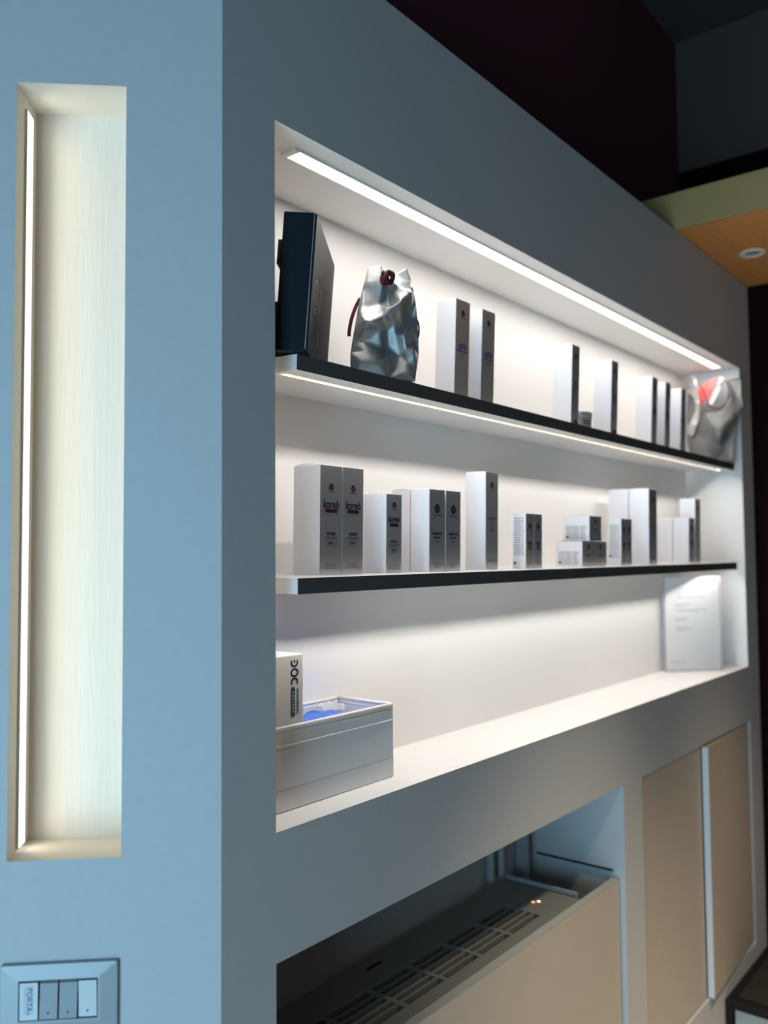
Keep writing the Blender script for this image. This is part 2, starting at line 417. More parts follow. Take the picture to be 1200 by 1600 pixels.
# ---------------------------------------------------------------- shelves
ST = .0228; SDEP = .186; SX0, SX1 = .1445, 2.1905
SH = {1: (1.8945, R(2.5)), 2: (1.5685, R(1.1))}
def S(k, x, d, h):
    z0, t_ = SH[k]; return Vector((x, .003+d*math.cos(t_)-h*math.sin(t_), z0+d*math.sin(t_)+h*math.cos(t_)))
for k, lb in ((1, 'upper white shelf with charcoal front edge carrying the silver bags'), (2, 'lower white shelf with charcoal front edge carrying the carton row')):
    t = empty('display_shelf', lb, 'shelf', S(k, 0, 0, 0), (SH[k][1], 0, 0))
    bm = bmesh.new(); a0, a1 = .036, .054; lx0, lx1 = .158, 2.176
    quadbox(bm, SX0, SX1, .0008, a0, -ST, 0); quadbox(bm, SX0, SX1, a1, SDEP, -ST, 0)
    quadbox(bm, SX0, lx0, a0, a1, -ST, 0); quadbox(bm, lx1, SX1, a0, a1, -ST, 0); quadbox(bm, lx0, lx1, a0, a1, -ST+.0085, 0)
    bmesh.ops.remove_doubles(bm, verts=bm.verts, dist=1e-6)
    obj('board', bm, 'shelf', t)
    bm = bmesh.new(); quadbox(bm, SX0, SX1, 0, .0008, -ST, 0.0002); obj('edge_band', bm, 'shelfedge', t)
    bm = bmesh.new(); quadbox(bm, lx0, lx1, a0+.006, a1-.006, -ST+.0072, -ST+.0085); obj('led_diffuser', bm, 'led', t)
    bm = bmesh.new(); quadbox(bm, lx0, lx1, a0, a0+.0006, -ST, -ST+.0084); quadbox(bm, lx0, lx1, a1-.0006, a1, -ST, -ST+.0084); obj('led_channel', bm, 'channel', t)
    lo = area('shelf_led', (0, 0, 0), (0, 0, -1), lx1-lx0-.01, .0025, 3.5, WARM, 180, (1, 0, 0))
    lo.matrix_world = Matrix.Translation(S(k, (lx0+lx1)/2, (a0+a1)/2, -ST+.0066)) @ Matrix.Rotation(SH[k][1], 4, 'X')

# ---------------------------------------------------------------- cartons
def d_logo(bm, cx, cz, r, y, tiny='dermophisiologique'):
    disc(bm, cx, cz, r, y, 0)
    # d' mark knocked out of the disc
    arc(bm, cx-.12*r, cz-.15*r, .34*r, .16*r, 0, 2*PI, y-.00012, 1, 16)
    rect(bm, cx+.14*r, cx+.32*r, cz-.5*r, cz+.55*r, y-.00012, 1)
    disc(bm, cx+.55*r, cz+.5*r, .13*r, y-.00012, 1, 10)
    if tiny: add_text(bm, tiny, r*.42, cx, cz-r*1.42, y, 0, bold=r*.012)
def carton(label, wd, dp, h, kind, top='flat', side=None, name='skincare_carton', group=None):
    """local origin: middle of the base; front faces -y"""
    t = empty(name, label, 'carton', group=group)
    x0, x1, y0, y1 = -wd/2, wd/2, -dp/2, dp/2
    bm = bmesh.new()
    e = .0004
    quadbox(bm, x0, x1, y0+e, y1, 0, h)
    obj('carton_body', bm, 'card', t, .0006)
    # foil front panel with the tuck line of the lid near the top
    bm = bmesh.new()
    quadbox(bm, x0+.0005, x1-.0005, y0, y0+e, .0008, h-.0055); quadbox(bm, x0+.0005, x1-.0005, y0, y0+e, h-.0047, h-.0006)
    obj('foil_panel', bm, 'foil', t)
    y = y0-.00025
    if top:
        bm = bmesh.new(); n = 8; up_ = .0035 if top == 'arched' else .0008
        a = []; b_ = []
        for i in range(n+1):
            s = i/n; z = h+.0003+up_*math.sin(PI*s)
            a.append(bm.verts.new((x0+.0008, y0+.001+(dp-.002)*s, z))); b_.append(bm.verts.new((x1-.0008, y0+.001+(dp-.002)*s, z+(.0 if top != 'arched' else -.001))))
        for i in range(n): bm.faces.new((a[i], b_[i], b_[i+1], a[i+1]))
        bmesh.ops.solidify(bm, geom=list(bm.faces), thickness=.0004)
        obj('lid_flap', bm, 'card', t)
    if kind.startswith('koreo'):
        bm = bmesh.new(); d_logo(bm, 0, h*.803 if h > .15 else h*.86, .0056 if h > .15 else .0055, y); obj('logo', bm, ['burg', 'silverink'], t)
        zc = h*.60 if h > .15 else h*.625
        bm = bmesh.new(); k = wd*.235
        add_text(bm, 'kore\u00f2', k*1.5, 0, zc+.0075, y, 0, bold=.0005, squash=.83)
        rect(bm, -wd*.27, wd*.27, zc-.0055, zc+.0005, y, 1)
        add_text(bm, 'BEAUTY', .0042, 0, zc-.0025, y-.0001, 2, sp=1.45)
        obj('brand_name', bm, ['navy', 'burg', 'pinkink'], t); bm = bmesh.new()
        zb = h*.355 if h > .15 else h*.37
        l1, l2, l3 = ('MOUSSE', 'DETERGENTE', 'STEP 1') if kind == 'koreo1' else ('FLUIDO', 'IDRATANTE', 'STEP 2')
        add_text(bm, l1, .0062, 0, zb+.0035, y, 0, bold=.0003, squash=.85)
        add_text(bm, l2, .0062, 0, zb-.0035, y, 0, squash=.76)
        rect(bm, -wd*.26, wd*.26, zb-.0085, zb-.0081, y, 0); rect(bm, -wd*.26, wd*.26, zb-.0160, zb-.0156, y, 0)
        add_text(bm, l3, .0052, 0, zb-.0120, y, 0, bold=.0002)
        obj('product_name', bm, ['navy'], t); bm = bmesh.new()
        for i, s in enumerate(('LABORATORI DI', 'RICERCA COSMETICA')): add_text(bm, s, .0034, 0, h*.085-i*.0042, y, 3, squash=1.0)
        rect(bm, -wd*.27, wd*.27, h*.085+.0030, h*.085+.0034, y, 3)
        obj('small_print', bm, ['navy', 'burg', 'pinkink', 'ink'], t)
    else:
        r = {'epi': .0062, 'serum': .0062, 'cream': .0085, 'tall': .0060, 'mini': .0062, 'cube': .0060, 'plum': .0058, 'plain': .0055}[kind]
        zl = {'epi': .87, 'serum': .86, 'cream': .765, 'tall': .865, 'mini': .77, 'cube': .80, 'plum': .875, 'plain': .85}[kind]*h
        bm = bmesh.new(); d_logo(bm, 0, zl, r, y); obj('logo', bm, ['burg', 'silverink'], t)
        bm = bmesh.new()
        if kind in ('epi', 'serum'):
            add_text(bm, 'epil\u00eca', .0165, 0, h*.553, y, 0, bold=.00025, shear=.25, squash=.78)
            add_text(bm, 'CREMA CORPO', .0052, 0, h*.50, y, 0, bold=.0002)
            for i, s in enumerate(('rallenta la', 'ricrescita')): add_text(bm, s, .0045, 0, h*.47-i*.0055, y, 0)
            mats = ['blue' if kind == 'epi' else 'navy']
        elif kind == 'cream':
            for i, (s, z) in enumerate((('RIGENERANTE', .0060), ('CREMA VISO', .0048), ('notte', .0042))): add_text(bm, s, z, 0, h*.46-i*.0072, y, 0, bold=.00035, squash=.8)
            obj('product_name', bm, ['ink'], t); bm = bmesh.new()
            for i, s in enumerate(('LABORATORI DI', 'RICERCA')): add_text(bm, s, .0036, 0, h*.085-i*.0042, y, 0)
            rect(bm, -.013, .013, h*.085+.003, h*.085+.0034, y, 0)
            mats = ['ink']
        elif kind == 'tall':
            for i, (s, z) in enumerate((('IDRATANTE', .0062), ('latte', .0048), ('corpo', .0048), ('nutriente', .005))): add_text(bm, s, z, 0, h*.52-i*.0078, y, 0, bold=.0002, squash=.85)
            obj('product_name', bm, ['burgl'], t); bm = bmesh.new()
            add_text(bm, 'LABORATORI DI RICERCA', .0030, 0, h*.085, y, 0)
            rect(bm, -.012, .012, h*.085+.003, h*.085+.0034, y, 0)
            mats = ['burgl']
        elif kind == 'mini':
            for i, (s, z) in enumerate((('SIERO', .0062), ('VISO', .0056), ('giorno', .0048))): add_text(bm, s, z, 0, h*.46-i*.006, y, 0, bold=.0004)
            obj('product_name', bm, ['ink'], t); bm = bmesh.new()
            add_text(bm, 'RICERCA', .0045, 0, h*.09, y, 0)
            mats = ['ink']
        elif kind == 'cube':
            add_text(bm, 'CREMA', .0055, 0, h*.45, y, 0, bold=.0002); mats = ['ink']
        else:
            for i, (s, z) in enumerate((('SIERO', .0058), ('CORPO', .0050), ('riducente', .0045))): add_text(bm, s, z, 0, h*.55-i*.0075, y, 0, bold=.0002)
            mats = ['ink']
            if kind == 'plum': obj('product_name', bm, ['ink'], t); bm = bmesh.new(); disc(bm, .005, .012, .0135, y, 1, clip=(x0+.001, x1-.0004, .001)); mats = ['ink', 'burgl']
        obj({'cream': 'small_print', 'tall': 'small_print', 'mini': 'small_print', 'plum': 'printed_dot'}.get(kind, 'lettering'), bm, mats, t)
    if side:
        # printed text block on the white left side, built facing -x
        bm = bmesh.new(); rows = side[0]
        for i in range(rows):
            z = h*side[1]-i*side[2]
            for (a, b_) in ((.12, .34+.05*random.random()), (.38, .60+.04*random.random()), (.66, .80+.08*random.random())):
                ya, yb = y1-dp*a, y1-dp*b_
                bm.faces.new([bm.verts.new(p_) for p_ in ((x0-.00025, ya, z), (x0-.00025, yb, z), (x0-.00025, yb, z+side[2]*.42), (x0-.00025, ya, z+side[2]*.42))])
        n = 16; bm.faces.new([bm.verts.new((x0-.00025, y1-dp*.18+.0032*math.cos(2*PI*i/n), h*side[3]+.0032*math.sin(2*PI*i/n))) for i in range(n)]).material_index = 1
        obj('side_text', bm, ['greyink', 'burg'], t)
    return t, wd, dp, h
def kids(o): return [c for c in bpy.data.objects if c.parent == o]
def copy_thing(t, label=None, group=None):
    r = t.copy(); COL.objects.link(r)
    for ch in kids(t):
        c = ch.copy(); COL.objects.link(c); c.parent = r
    if label: r['label'] = label
    if group: r['group'] = group
    return r
def put(spec, k, x, d, h=0, rz=0):
    t, wd, dp, hh = spec
    t.location = S(k, x+wd/2, d+dp/2, h)
    t.rotation_euler = (Matrix.Rotation(SH[k][1], 3, 'X') @ Matrix.Rotation(R(rz), 3, 'Z')).to_euler()
    return t
def again(spec, label, k, x, d, h=0, group=None, rz=0):
    t = copy_thing(spec[0], label, group); put((t, *spec[1:]), k, x, d, h, rz); return t
# lower shelf
GK = 'cartons on the lower shelf'
kA = carton('tall silver-fronted mousse carton, leftmost on the lower shelf, lid slightly arched', .053, .059, .1765, 'koreo1', 'arched', group=GK)
put(kA, 2, .2565, .063)
kB = carton('tall silver-fronted mousse carton pressed to the right of the leftmost carton', .0528, .059, .1768, 'koreo1', group=GK)
put(kB, 2, .3117, .064)
kC = carton('shorter white carton with narrow blue-lettered silver front, third from the left, lower shelf', .0440, .0525, .1385, 'koreo2', group=GK)
put(kC, 2, .4240, .062)
dA = carton('medium silver carton with round burgundy emblem, left one of the close medium pair', .0495, .0432, .153, 'cream', group=GK)
put(dA, 2, .5405, .054)
again(dA, 'medium silver carton with round burgundy emblem, right one of the close medium pair', 2, .5955, .055, group=GK)
again(dA, 'white carton standing hidden behind the left medium carton with burgundy emblem', 2, .5405, .0985, group=GK)
tl = carton('tallest slim silver carton standing alone in the middle of the lower shelf', .048, .0486, .2000, 'tall', group=GK)
put(tl, 2, .7435, .060)
pr = carton('small slim silver carton with side text, left of the small pair mid shelf', .0358, .0325, .1195, 'mini', side=(16, .90, .0052, .1), group=GK)
put(pr, 2, .8925, .052)
again(pr, 'small slim silver carton, right of the small pair mid shelf', 2, .9290, .052, group=GK)
cb = carton('square cream carton lying at the left of the bottom row of the cube stack', .067, .071, .0610, 'cube', side=(6, .55, .0055, .17), group=GK)
put(cb, 2, 1.1490, .045)
again(cb, 'square cream carton at the right of the bottom row of the cube stack', 2, 1.2168, .045, group=GK)
again(cb, 'square cream carton resting on top of the cube stack', 2, 1.1900, .046, .0622, group=GK)
p2 = carton('small slim silver carton just right of the cube stack, left of its pair', .0333, .0365, .1215, 'mini', side=(15, .84, .0058, .2), group=GK)
put(p2, 2, 1.3740, .045)
again(p2, 'small slim silver carton in front of the big white carton, right of its pair', 2, 1.4078, .045, group=GK)
bg = carton('big white carton with dark silver front, tallest in the right group, lower shelf', .0575, .0565, .2085, 'tall', group=GK)
put(bg, 2, 1.5460, .040)
again(bg, 'big white carton standing directly behind the tallest carton of the right group', 2, 1.5460, .0985, group=GK)
tw = carton('low white carton with narrow silver front, near the right end of the lower shelf', .049, .0485, .1385, 'cream', group=GK)
put(tw, 2, 1.8840, .050)
again(tw, 'low white carton behind the low one near the right end, lower shelf', 2, 1.8840, .1000, group=GK)
again(tl, 'tall slim silver carton at the very right end of the lower shelf', 2, 1.9500, .053, group=GK)
# upper shelf
GU = 'cartons on the upper shelf'
ep = carton('tall silver carton with blue slanted lettering, nearer the silver bag, upper shelf', .0488, .0458, .1990, 'epi', group=GU)
put(ep, 1, .6225, .050)
again(ep, 'tall silver carton with blue slanted lettering, second from the silver bag, upper shelf', 1, .7165, .050, group=GU)
pl = carton('tall silver carton with plum dot left of the round tin, upper shelf', .0400, .0490, .2015, 'plum', group=GU)
put(pl, 1, 1.1125, .050)
again(pl, 'tall silver carton with plum dot right of the round tin, upper shelf', 1, 1.3350, .050, group=GU)
sr = carton('tall white carton with dark silver front, first of the three beside the far bag', .0400, .0465, .2015, 'serum', group=GU)
put(sr, 1, 1.6055, .050)
again(sr, 'tall white carton with dark silver front, middle of the three beside the far bag', 1, 1.7060, .050, group=GU)
again(sr, 'tall white carton touching the far crumpled bag, last of the three', 1, 1.8330, .050, group=GU)
# round tin
t = empty('cream_tin', 'round grey metal tin between two tall cartons on the upper shelf', 'tin', S(1, 1.236, .085, 0), (SH[1][1], 0, 0))
bm = bmesh.new(); cyl(bm, (0, 0, 0), .0265, .040, 40); obj('tin_body', bm, 'tin', t, .001)
bm = bmesh.new(); cyl(bm, (0, 0, .0405), .0275, .0145, 40); obj('lid', bm, 'tin', t, .0015)
bm = bmesh.new()
for z, a0_, a1_ in ((.030, 215, 262), (.024, 220, 275), (.013, 225, 268), (.008, 225, 260)):
    pr_ = None
    for i in range(9):
        a_ = R(a0_+(a1_-a0_)*i/8); q_ = [bm.verts.new((.0268*math.cos(a_), .0268*math.sin(a_), z+dz)) for dz in (0, .0028)]
        if pr_: bm.faces.new((pr_[0], q_[0], q_[1], pr_[1]))
        pr_ = q_
obj('printed_band', bm, 'ink', t)

# ---------------------------------------------------------------- black gift box, leaning
az = R(36.2)
t = empty('gift_box', 'flat black gift box with embossed emblem leaning at the left of the upper shelf', 'box')
g = Vector((math.cos(az), math.sin(az), 0)); e = Vector((math.sin(az), -math.cos(az), 0))
lean = R(4.6)
# local frame: x = across the spine, y = away from the camera along the big face, z = height; origin at lower right spine edge
ex = (e*math.cos(lean)-Vector((0, 0, 1))*math.sin(lean)); ez = (e*math.sin(lean)+Vector((0, 0, 1))*math.cos(lean)-g*math.sin(R(1.4))).normalized()
g = ez.cross(ex)
BW, BL, BH = .0485, .242, .202
org = Vector((.1442, -.0172, 1.8945))
mw = Matrix.Identity(4)
for i in range(3): mw[i][0] = ex[i]; mw[i][1] = g[i]; mw[i][2] = ez[i]; mw[i][3] = org[i]
t.matrix_world = mw
bm = bmesh.new(); quadbox(bm, -BW, -.0035, 0, BL, 0, BH); obj('box_body', bm, 'navycard', t, .001)
bm = bmesh.new(); quadbox(bm, -.0032, 0, .001, BL, .001, BH-.001); obj('cover', bm, 'blackcard', t, .0008)
bm = bmesh.new(); quadbox(bm, -.0042, -.0030, -.0006, .001, .004, BH-.002); obj('seam_line', bm, 'silverink', t)
bm = bmesh.new(); quadbox(bm, -BW-.006, -BW-.0005, .002, .10, BH*.62, BH*.80)
quadbox(bm, -BW-.020, -BW-.0005, .010, .12, .003, BH*.36)
obj('magnetic_flap', bm, 'blackflap', t, .001)
bm = bmesh.new()
def em(yc, zc, r, wd_, n=30, sy=1.0):
    pr_ = None
    for i in range(n+1):
        a_ = 2*PI*i/n; q_ = [bm.verts.new((.0004, yc+rr*math.cos(a_)*sy, zc+rr*math.sin(a_))) for rr in (r-wd_/2, r+wd_/2)]
        if pr_: bm.faces.new((pr_[0], q_[0], q_[1], pr_[1]))
        pr_ = q_
em(.048, .092, .0245, .0016); em(.048, .092, .018, .0010); em(.046, .089, .008, .0016)
bm.faces.new([bm.verts.new(p_) for p_ in ((.0004, .052, .082), (.0004, .055, .082), (.0004, .055, .108), (.0004, .052, .108))])
tb = bmesh.new(); add_text(tb, 'dermophisiologique', .0135, 0, 0, 0, squash=.85)
for f_ in tb.faces:
    bm.faces.new([bm.verts.new((.0004, .092+v.co.x*.0+v.co.z*-1.0, .072-v.co.x)) for v in f_.verts])
tb.free()
obj('emblem', bm, 'silverink', t)

# ---------------------------------------------------------------- crumpled bags
def crumple(name, pts, outline, mats, scale, origin, ea, eo, parent, depth=.05, shrink=.75, cuts=3, noise=.0006, smooth=1, anchor=(0, 0), matfn=None, back=True):
    """pts: (px, py, out) of a folded sheet laid out across (ea), up (z) and outwards (eo)"""
    P2 = [Vector(((p_[0]-anchor[0])*scale, -(p_[1]-anchor[1])*scale)) for p_ in pts]
    n = len(outline)
    edges = [(outline[i], outline[(i+1) % n]) for i in range(n)]
    vo, eo_, fo, ov, _, _ = delaunay_2d_cdt(P2, edges, [], 1, 1e-6)
    bm = bmesh.new()
    vs = []
    for i, v in enumerate(vo):
        src = ov[i][0] if ov[i] else 0
        vs.append(bm.verts.new((v.x, -pts[src][2], v.y)))
    for f_ in fo: bm.faces.new([vs[i] for i in f_])
    for _ in range(cuts):
        bmesh.ops.triangulate(bm, faces=bm.faces)
        bmesh.ops.subdivide_edges(bm, edges=list(bm.edges), cuts=1, use_grid_fill=True)
    bd = {v for ed in bm.edges if ed.is_boundary for v in ed.verts}
    for _ in range(smooth): bmesh.ops.smooth_vert(bm, verts=[v for v in bm.verts if v not in bd], factor=.5, use_axis_x=False, use_axis_y=True, use_axis_z=False)
    from mathutils import noise as N
    for v in bm.verts:
        if v not in bd: v.co.y += noise*(N.noise(v.co*60)+.6*N.noise(v.co*150))
    for f_ in bm.faces: f_.smooth = True
    if matfn:
        for f_ in bm.faces:
            c_ = f_.calc_center_median(); f_.material_index = matfn(c_.x/scale+anchor[0], -c_.z/scale+anchor[1])
    if back:
        ret = bmesh.ops.extrude_edge_only(bm, edges=[ed for ed in bm.edges if ed.is_boundary])
        nv = [g_ for g_ in ret['geom'] if isinstance(g_, bmesh.types.BMVert)]
        cx = sum(v.co.x for v in nv)/len(nv); zt = max(v.co.z for v in nv); zb = min(v.co.z for v in nv)
        for v in nv:
            s = (v.co.z-zb)/(zt-zb); v.co.y += depth*(1-.85*s*s)+.002
            v.co.x = cx+(v.co.x-cx)*(1-(1-shrink)*.4)
        be = [ed for ed in bm.edges if ed.is_boundary]
        bmesh.ops.triangle_fill(bm, edges=be, use_beauty=True)
    mwm = Matrix.Identity(4)
    o = obj(name, bm, mats, parent)
    return o
def frame(origin, ea, sx=1.0, sz=1.0):
    ea = Vector(ea).normalized(); eo = Vector((ea.y, -ea.x, 0)) ; mm = Matrix.Identity(4)
    # local x = across, local -y = outwards to the viewer
    yy = Vector((-ea.y, ea.x, 0))
    for i in range(3): mm[i][0] = ea[i]*sx; mm[i][1] = yy[i]; mm[i][2] = (0, 0, sz)[i]; mm[i][3] = origin[i]
    return mm
t = empty('gift_bag', 'crumpled silver woven bag with burgundy knot beside the black gift box', 'bag')
azb = R(44); sc1 = .0001565
t.matrix_world = frame((.4465, .0150, 1.9014), (math.sin(azb), -math.cos(azb), 0), 1.02, 1.075)
B1 = [(350,280,0),(500,258,.004),(540,305,-.008),(565,440,.002),(645,340,-.004),(775,275,0),(820,420,.003),(862,620,.004),(885,780,.0),(897,1000,0),(897,1200,0),
      (852,1468,.004),(550,1480,.022),(145,1480,.006),(152,1180,-.004),(205,880,-.004),(243,680,0),(290,500,0),
      (345,455,.004),(500,415,.012),(640,470,.012),(815,430,.006),
      (560,540,.001),(500,500,.012),(620,560,.012),(570,690,.006),(460,690,.008),(285,690,.008),
      (262,800,.016),(285,892,.026),(370,900,.032),(480,850,.030),(560,760,.034),(690,690,.036),(800,600,.032),(835,545,.018),
      (300,960,.014),(460,960,.012),(550,950,.003),(555,1100,-.002),(480,1130,.004),(330,1060,.002),(220,1040,-.002),(155,1188,.008),(310,1165,.010),
      (270,1300,.018),(420,1300,.020),(550,1300,.014),(560,1200,.002),
      (620,880,.012),(640,1000,.006),(740,900,.000),(830,800,-.008),(800,900,.008),(730,1020,.016),(755,1150,.010),(760,1300,.012),(775,1400,.020),(850,1040,.0),(840,1200,.016),(690,1200,.0),(860,1330,.010),(650,1330,.010)]
crumple('bag_body', B1, list(range(18)), ['bag', 'baghem'], sc1, None, None, None, t, depth=.085, anchor=(852, 1468), noise=.0005, smooth=5,
        matfn=lambda x, y: 1 if (y < 440 and not (505 < x < 640 and y > 330)) else 0)
def bp(x, y, o, s=sc1, a=(852, 1468)): return Vector(((x-a[0])*s, -o, -(y-a[1])*s))
bm = bmesh.new()
tube(bm, [bp(565, 450, .010), bp(560, 600, .0055), bp(570, 690, .0105), bp(550, 800, .030), bp(548, 950, .006), bp(553, 1200, .004), bp(550, 1400, .02)], .0006, 6)
obj('seam', bm, 'bag', t)
bm = bmesh.new()
tube(bm, [bp(565+45*math.cos(a_)*(1+.1*math.sin(3*a_)), 415-50*math.sin(a_), .016+.004*math.sin(2*a_)) for a_ in [i*2*PI/20 for i in range(21)]], .0042, 10)
tube(bm, [bp(520+25*math.cos(a_), 435-40*math.sin(a_), .017) for a_ in [i*2*PI/16 for i in range(17)]], .0045, 10)
tube(bm, spline([bp(595, 390, .018), bp(555, 375, .024), bp(523, 440, .025), bp(560, 470, .02)]), .0042, 10)
tube(bm, [bp(520, 400, .02), bp(495, 370, .024)], .0035, 8)
obj('knot', bm, 'cord', t)
bm = bmesh.new(); tube(bm, spline([bp(262, 600, -.006), bp(215, 690, -.004), bp(165, 830, .002), bp(140, 960, .004), bp(138, 1008, .004)]), .0031, 10); obj('handle', bm, 'cord', t)
bm = bmesh.new(); tube(bm, spline([bp(872, 780, -.008), bp(902, 850, -.006), bp(908, 930, -.005), bp(898, 995, -.004)]), .0014, 10); obj('handle', bm, 'cord', t)

t = empty('gift_bag', 'large crumpled silver bag with coral tissue at the right end of the upper shelf', 'bag')
azc = R(16.5); sc2 = .000254
Z2 = SH[1][0]+.0045; O2 = frame((2.187, .0617, Z2+.003), (math.sin(azc), -math.cos(azc), 0), .92, 1.09)
t.matrix_world = O2
a2 = (650, 1330)
B2 = [(292,440,-.03),(400,560,-.01),(470,700,.0),(560,720,.012),(660,735,.014),(790,690,.010),(880,560,.0),(862,325,-.02),(1018,318,-.01),(1020,560,.0),
      (1038,665,.004),(965,830,.002),(905,1100,.004),(885,1330,.008),(600,1335,.020),(330,1330,.004),(275,1010,-.006),(272,850,-.004),(285,600,-.02),
      (470,760,.006),(740,770,.018),(930,740,.012),(540,790,.024),(900,790,.020),(715,1060,.044),(640,900,.036),(800,900,.034),
      (600,1060,.012),(480,1000,.010),(830,1050,.006),(700,1150,.008),(520,1200,.020),(780,1220,.002),(350,1080,.006),(400,850,.012),(950,560,-.004)]
crumple('bag_body', B2, list(range(19)), ['bagdark'], sc2, None, None, None, t, depth=.09, anchor=a2, noise=.0008, smooth=8)
WF = [(335,255,.0),(400,245,.006),(425,300,.008),(430,420,.010),(455,560,.016),(462,680,.020),(430,850,.022),(370,980,.018),(330,1005,.014),(288,960,.008),(285,870,.006),(340,800,.010),(395,700,.010),(385,560,.004),(350,420,.0),(380,350,.014),(420,620,.024),(360,880,.024)]
crumple('side_fold', WF, list(range(15)), ['baghem'], sc2, None, None, None, t, depth=.004, anchor=a2, noise=.0008, shrink=1.0)
WK = [(225,340,-.03),(270,322,-.02),(330,345,-.02),(325,400,-.02),(250,405,-.03),(280,360,-.005)]
crumple('corner_fold', WK, list(range(5)), ['baghem'], sc2, None, None, None, t, depth=.004, anchor=a2, noise=.0008, shrink=1.0)
bq = lambda x, y, o: bp(x, y, o, sc2, a2)
bm = bmesh.new(); tube(bm, spline([bq(480, 400, .016), bq(525, 480, .024), bq(560, 590, .026), bq(610, 665, .024), bq(700, 690, .022), bq(800, 650, .020), bq(845, 560, .018), bq(850, 450, .012), bq(815, 345, .004)]), .0021, 10); obj('handle', bm, 'cord', t)
tt = empty('tissue_paper', 'crumpled coral and white tissue paper poking out of the far silver bag', 'tissue')
tt.matrix_world = O2
TS = [(415,430,-.012),(480,395,-.010),(560,345,-.012),(680,300,-.014),(745,285,-.012),(700,420,.0),(600,610,.008),(560,600,.006),(540,520,.006),(470,640,-.004),(430,600,-.004),(600,430,.006),(500,480,.002)]
crumple('coral_sheet', TS, list(range(11)), ['tissue'], sc2, None, None, None, tt, depth=.004, anchor=a2, noise=.0015, shrink=1.0)
TW = [(745,285,-.010),(800,315,-.008),(760,420,.002),(690,540,.010),(620,648,.014),(575,620,.012),(640,500,.012),(690,420,.006),(720,380,.012)]
crumple('white_sheet', TW, list(range(8)), ['tissuew'], sc2, None, None, None, tt, depth=.003, anchor=a2, noise=.001, shrink=1.0)

# ---------------------------------------------------------------- fabric bin with its contents (niche floor, left)
BX0, BX1, BY0, BY1, BZ0, BZ1 = .112, .4325, .058, .186, NZ0+.0005, 1.3475
t = empty('storage_bin', 'white vinyl storage bin on the niche floor at the left', 'bin', (0, 0, 0))
bm = bmesh.new(); th = .004
quadbox(bm, BX0, BX1, BY0, BY0+th, BZ0, BZ1-.004); quadbox(bm, BX0, BX1, BY1-th, BY1, BZ0, BZ1-.004)
quadbox(bm, BX0, BX0+th, BY0+th, BY1-th, BZ0, BZ1-.004); quadbox(bm, BX1-th, BX1, BY0+th, BY1-th, BZ0, BZ1-.004)
quadbox(bm, BX0+th, BX1-th, BY0+th, BY1-th, BZ0, BZ0+.004)
obj('bin_body', bm, 'cloth', t, .0025)
bm = bmesh.new(); c0 = .002
ring = [(BX0+c0, BY0+c0), (BX1-c0, BY0+c0), (BX1-c0, BY1-c0), (BX0+c0, BY1-c0), (BX0+c0, BY0+c0)]
for a, b_ in zip(ring, ring[1:]): tube(bm, [(a[0], a[1], BZ1-.003), (b_[0], b_[1], BZ1-.003)], .0033, 10)
for a, b_ in zip(ring, ring[1:]): tube(bm, [(a[0], a[1], BZ1-.0105), (b_[0], b_[1], BZ1-.0105)], .0026, 10)
obj('rim_piping', bm, 'clothtrim', t)
bm = bmesh.new()
for z, r_ in ((BZ1-.0285, .0008),):
    tube(bm, [(BX0, BY0-.0002, z), (BX1-.001, BY0-.0002, z)], r_, 6)
tube(bm, [(BX0+.02, BY0-.0002, BZ1-.032), (.20, BY0-.0002, BZ1-.038)], .0005, 6)
obj('seam', bm, 'clothtrim', t)
bm = bmesh.new(); quadbox(bm, BX0-.0002, BX1-.002, BY0-.0004, BY0+.001, BZ0+.0322, BZ0+.0328); obj('seam_groove', bm, 'greyink', t)
t = empty('blue_packet', 'bright blue plastic packet inside the white storage bin', 'packet', (0, 0, 0))
bm = bmesh.new(); n = 14
gr = [[bm.verts.new((.235+.180*i/n, .072+.100*j/n, BZ0+.108+.0030*math.sin(i*1.3)*math.cos(j*1.1)+.0025*math.sin(j*2.3+i*.7)-.012*(abs(i/n-.5)*2)**4)) for j in range(n+1)] for i in range(n+1)]
for i in range(n):
    for j in range(n): f_ = bm.faces.new((gr[i][j], gr[i+1][j], gr[i+1][j+1], gr[i][j+1])); f_.smooth = True
ret = bmesh.ops.extrude_face_region(bm, geom=list(bm.faces))
for v in [g_ for g_ in ret['geom'] if isinstance(g_, bmesh.types.BMVert)]: v.co.z -= .07
obj('packet_body', bm, 'bluepack', t)
bm = bmesh.new()
gr = [[bm.verts.new((.37+.050*i/n, .150+.028*j/n, BZ0+.108+.003*math.sin(i*1.1+j*.8)+.010*j/n)) for j in range(n+1)] for i in range(n+1)]
for i in range(n):
    for j in range(n): f_ = bm.faces.new((gr[i][j], gr[i+1][j], gr[i+1][j+1], gr[i][j+1])); f_.smooth = True
obj('clear_wrap', bm, 'film', t)
# mask carton standing in the bin
t = empty('mask_box', 'grey and white mask carton with dark sideways letters standing in the storage bin', 'box', (0, 0, 0))
X0, X1, Y0, Y1, Z0, Z1 = .124, .2270, .0735, .165, BZ0+.006, 1.4495
bm = bmesh.new(); quadbox(bm, X0, X1, Y0+.0006, Y1, Z0, Z1); obj('carton_body', bm, 'docwhite', t, .0008)
bm = bmesh.new(); quadbox(bm, X0+.0005, X1-.0035, Y0, Y0+.0006, Z0+.001, Z1-.0015); obj('front_panel', bm, 'docgrey', t)
bm = bmesh.new(); y = Y0-.0003; cx = .2076; q = PI/2
arc(bm, cx, Z1-.0130, .0048, .0024, -PI, 0, y, 0, 20, 1.3)
for xx in (cx-.0062, cx+.0062): rect(bm, xx-.0014, xx+.0014, Z1-.0130, Z1-.0086, y, 0)
disc(bm, cx, Z1-.0100, .0019, y, 0, 14)
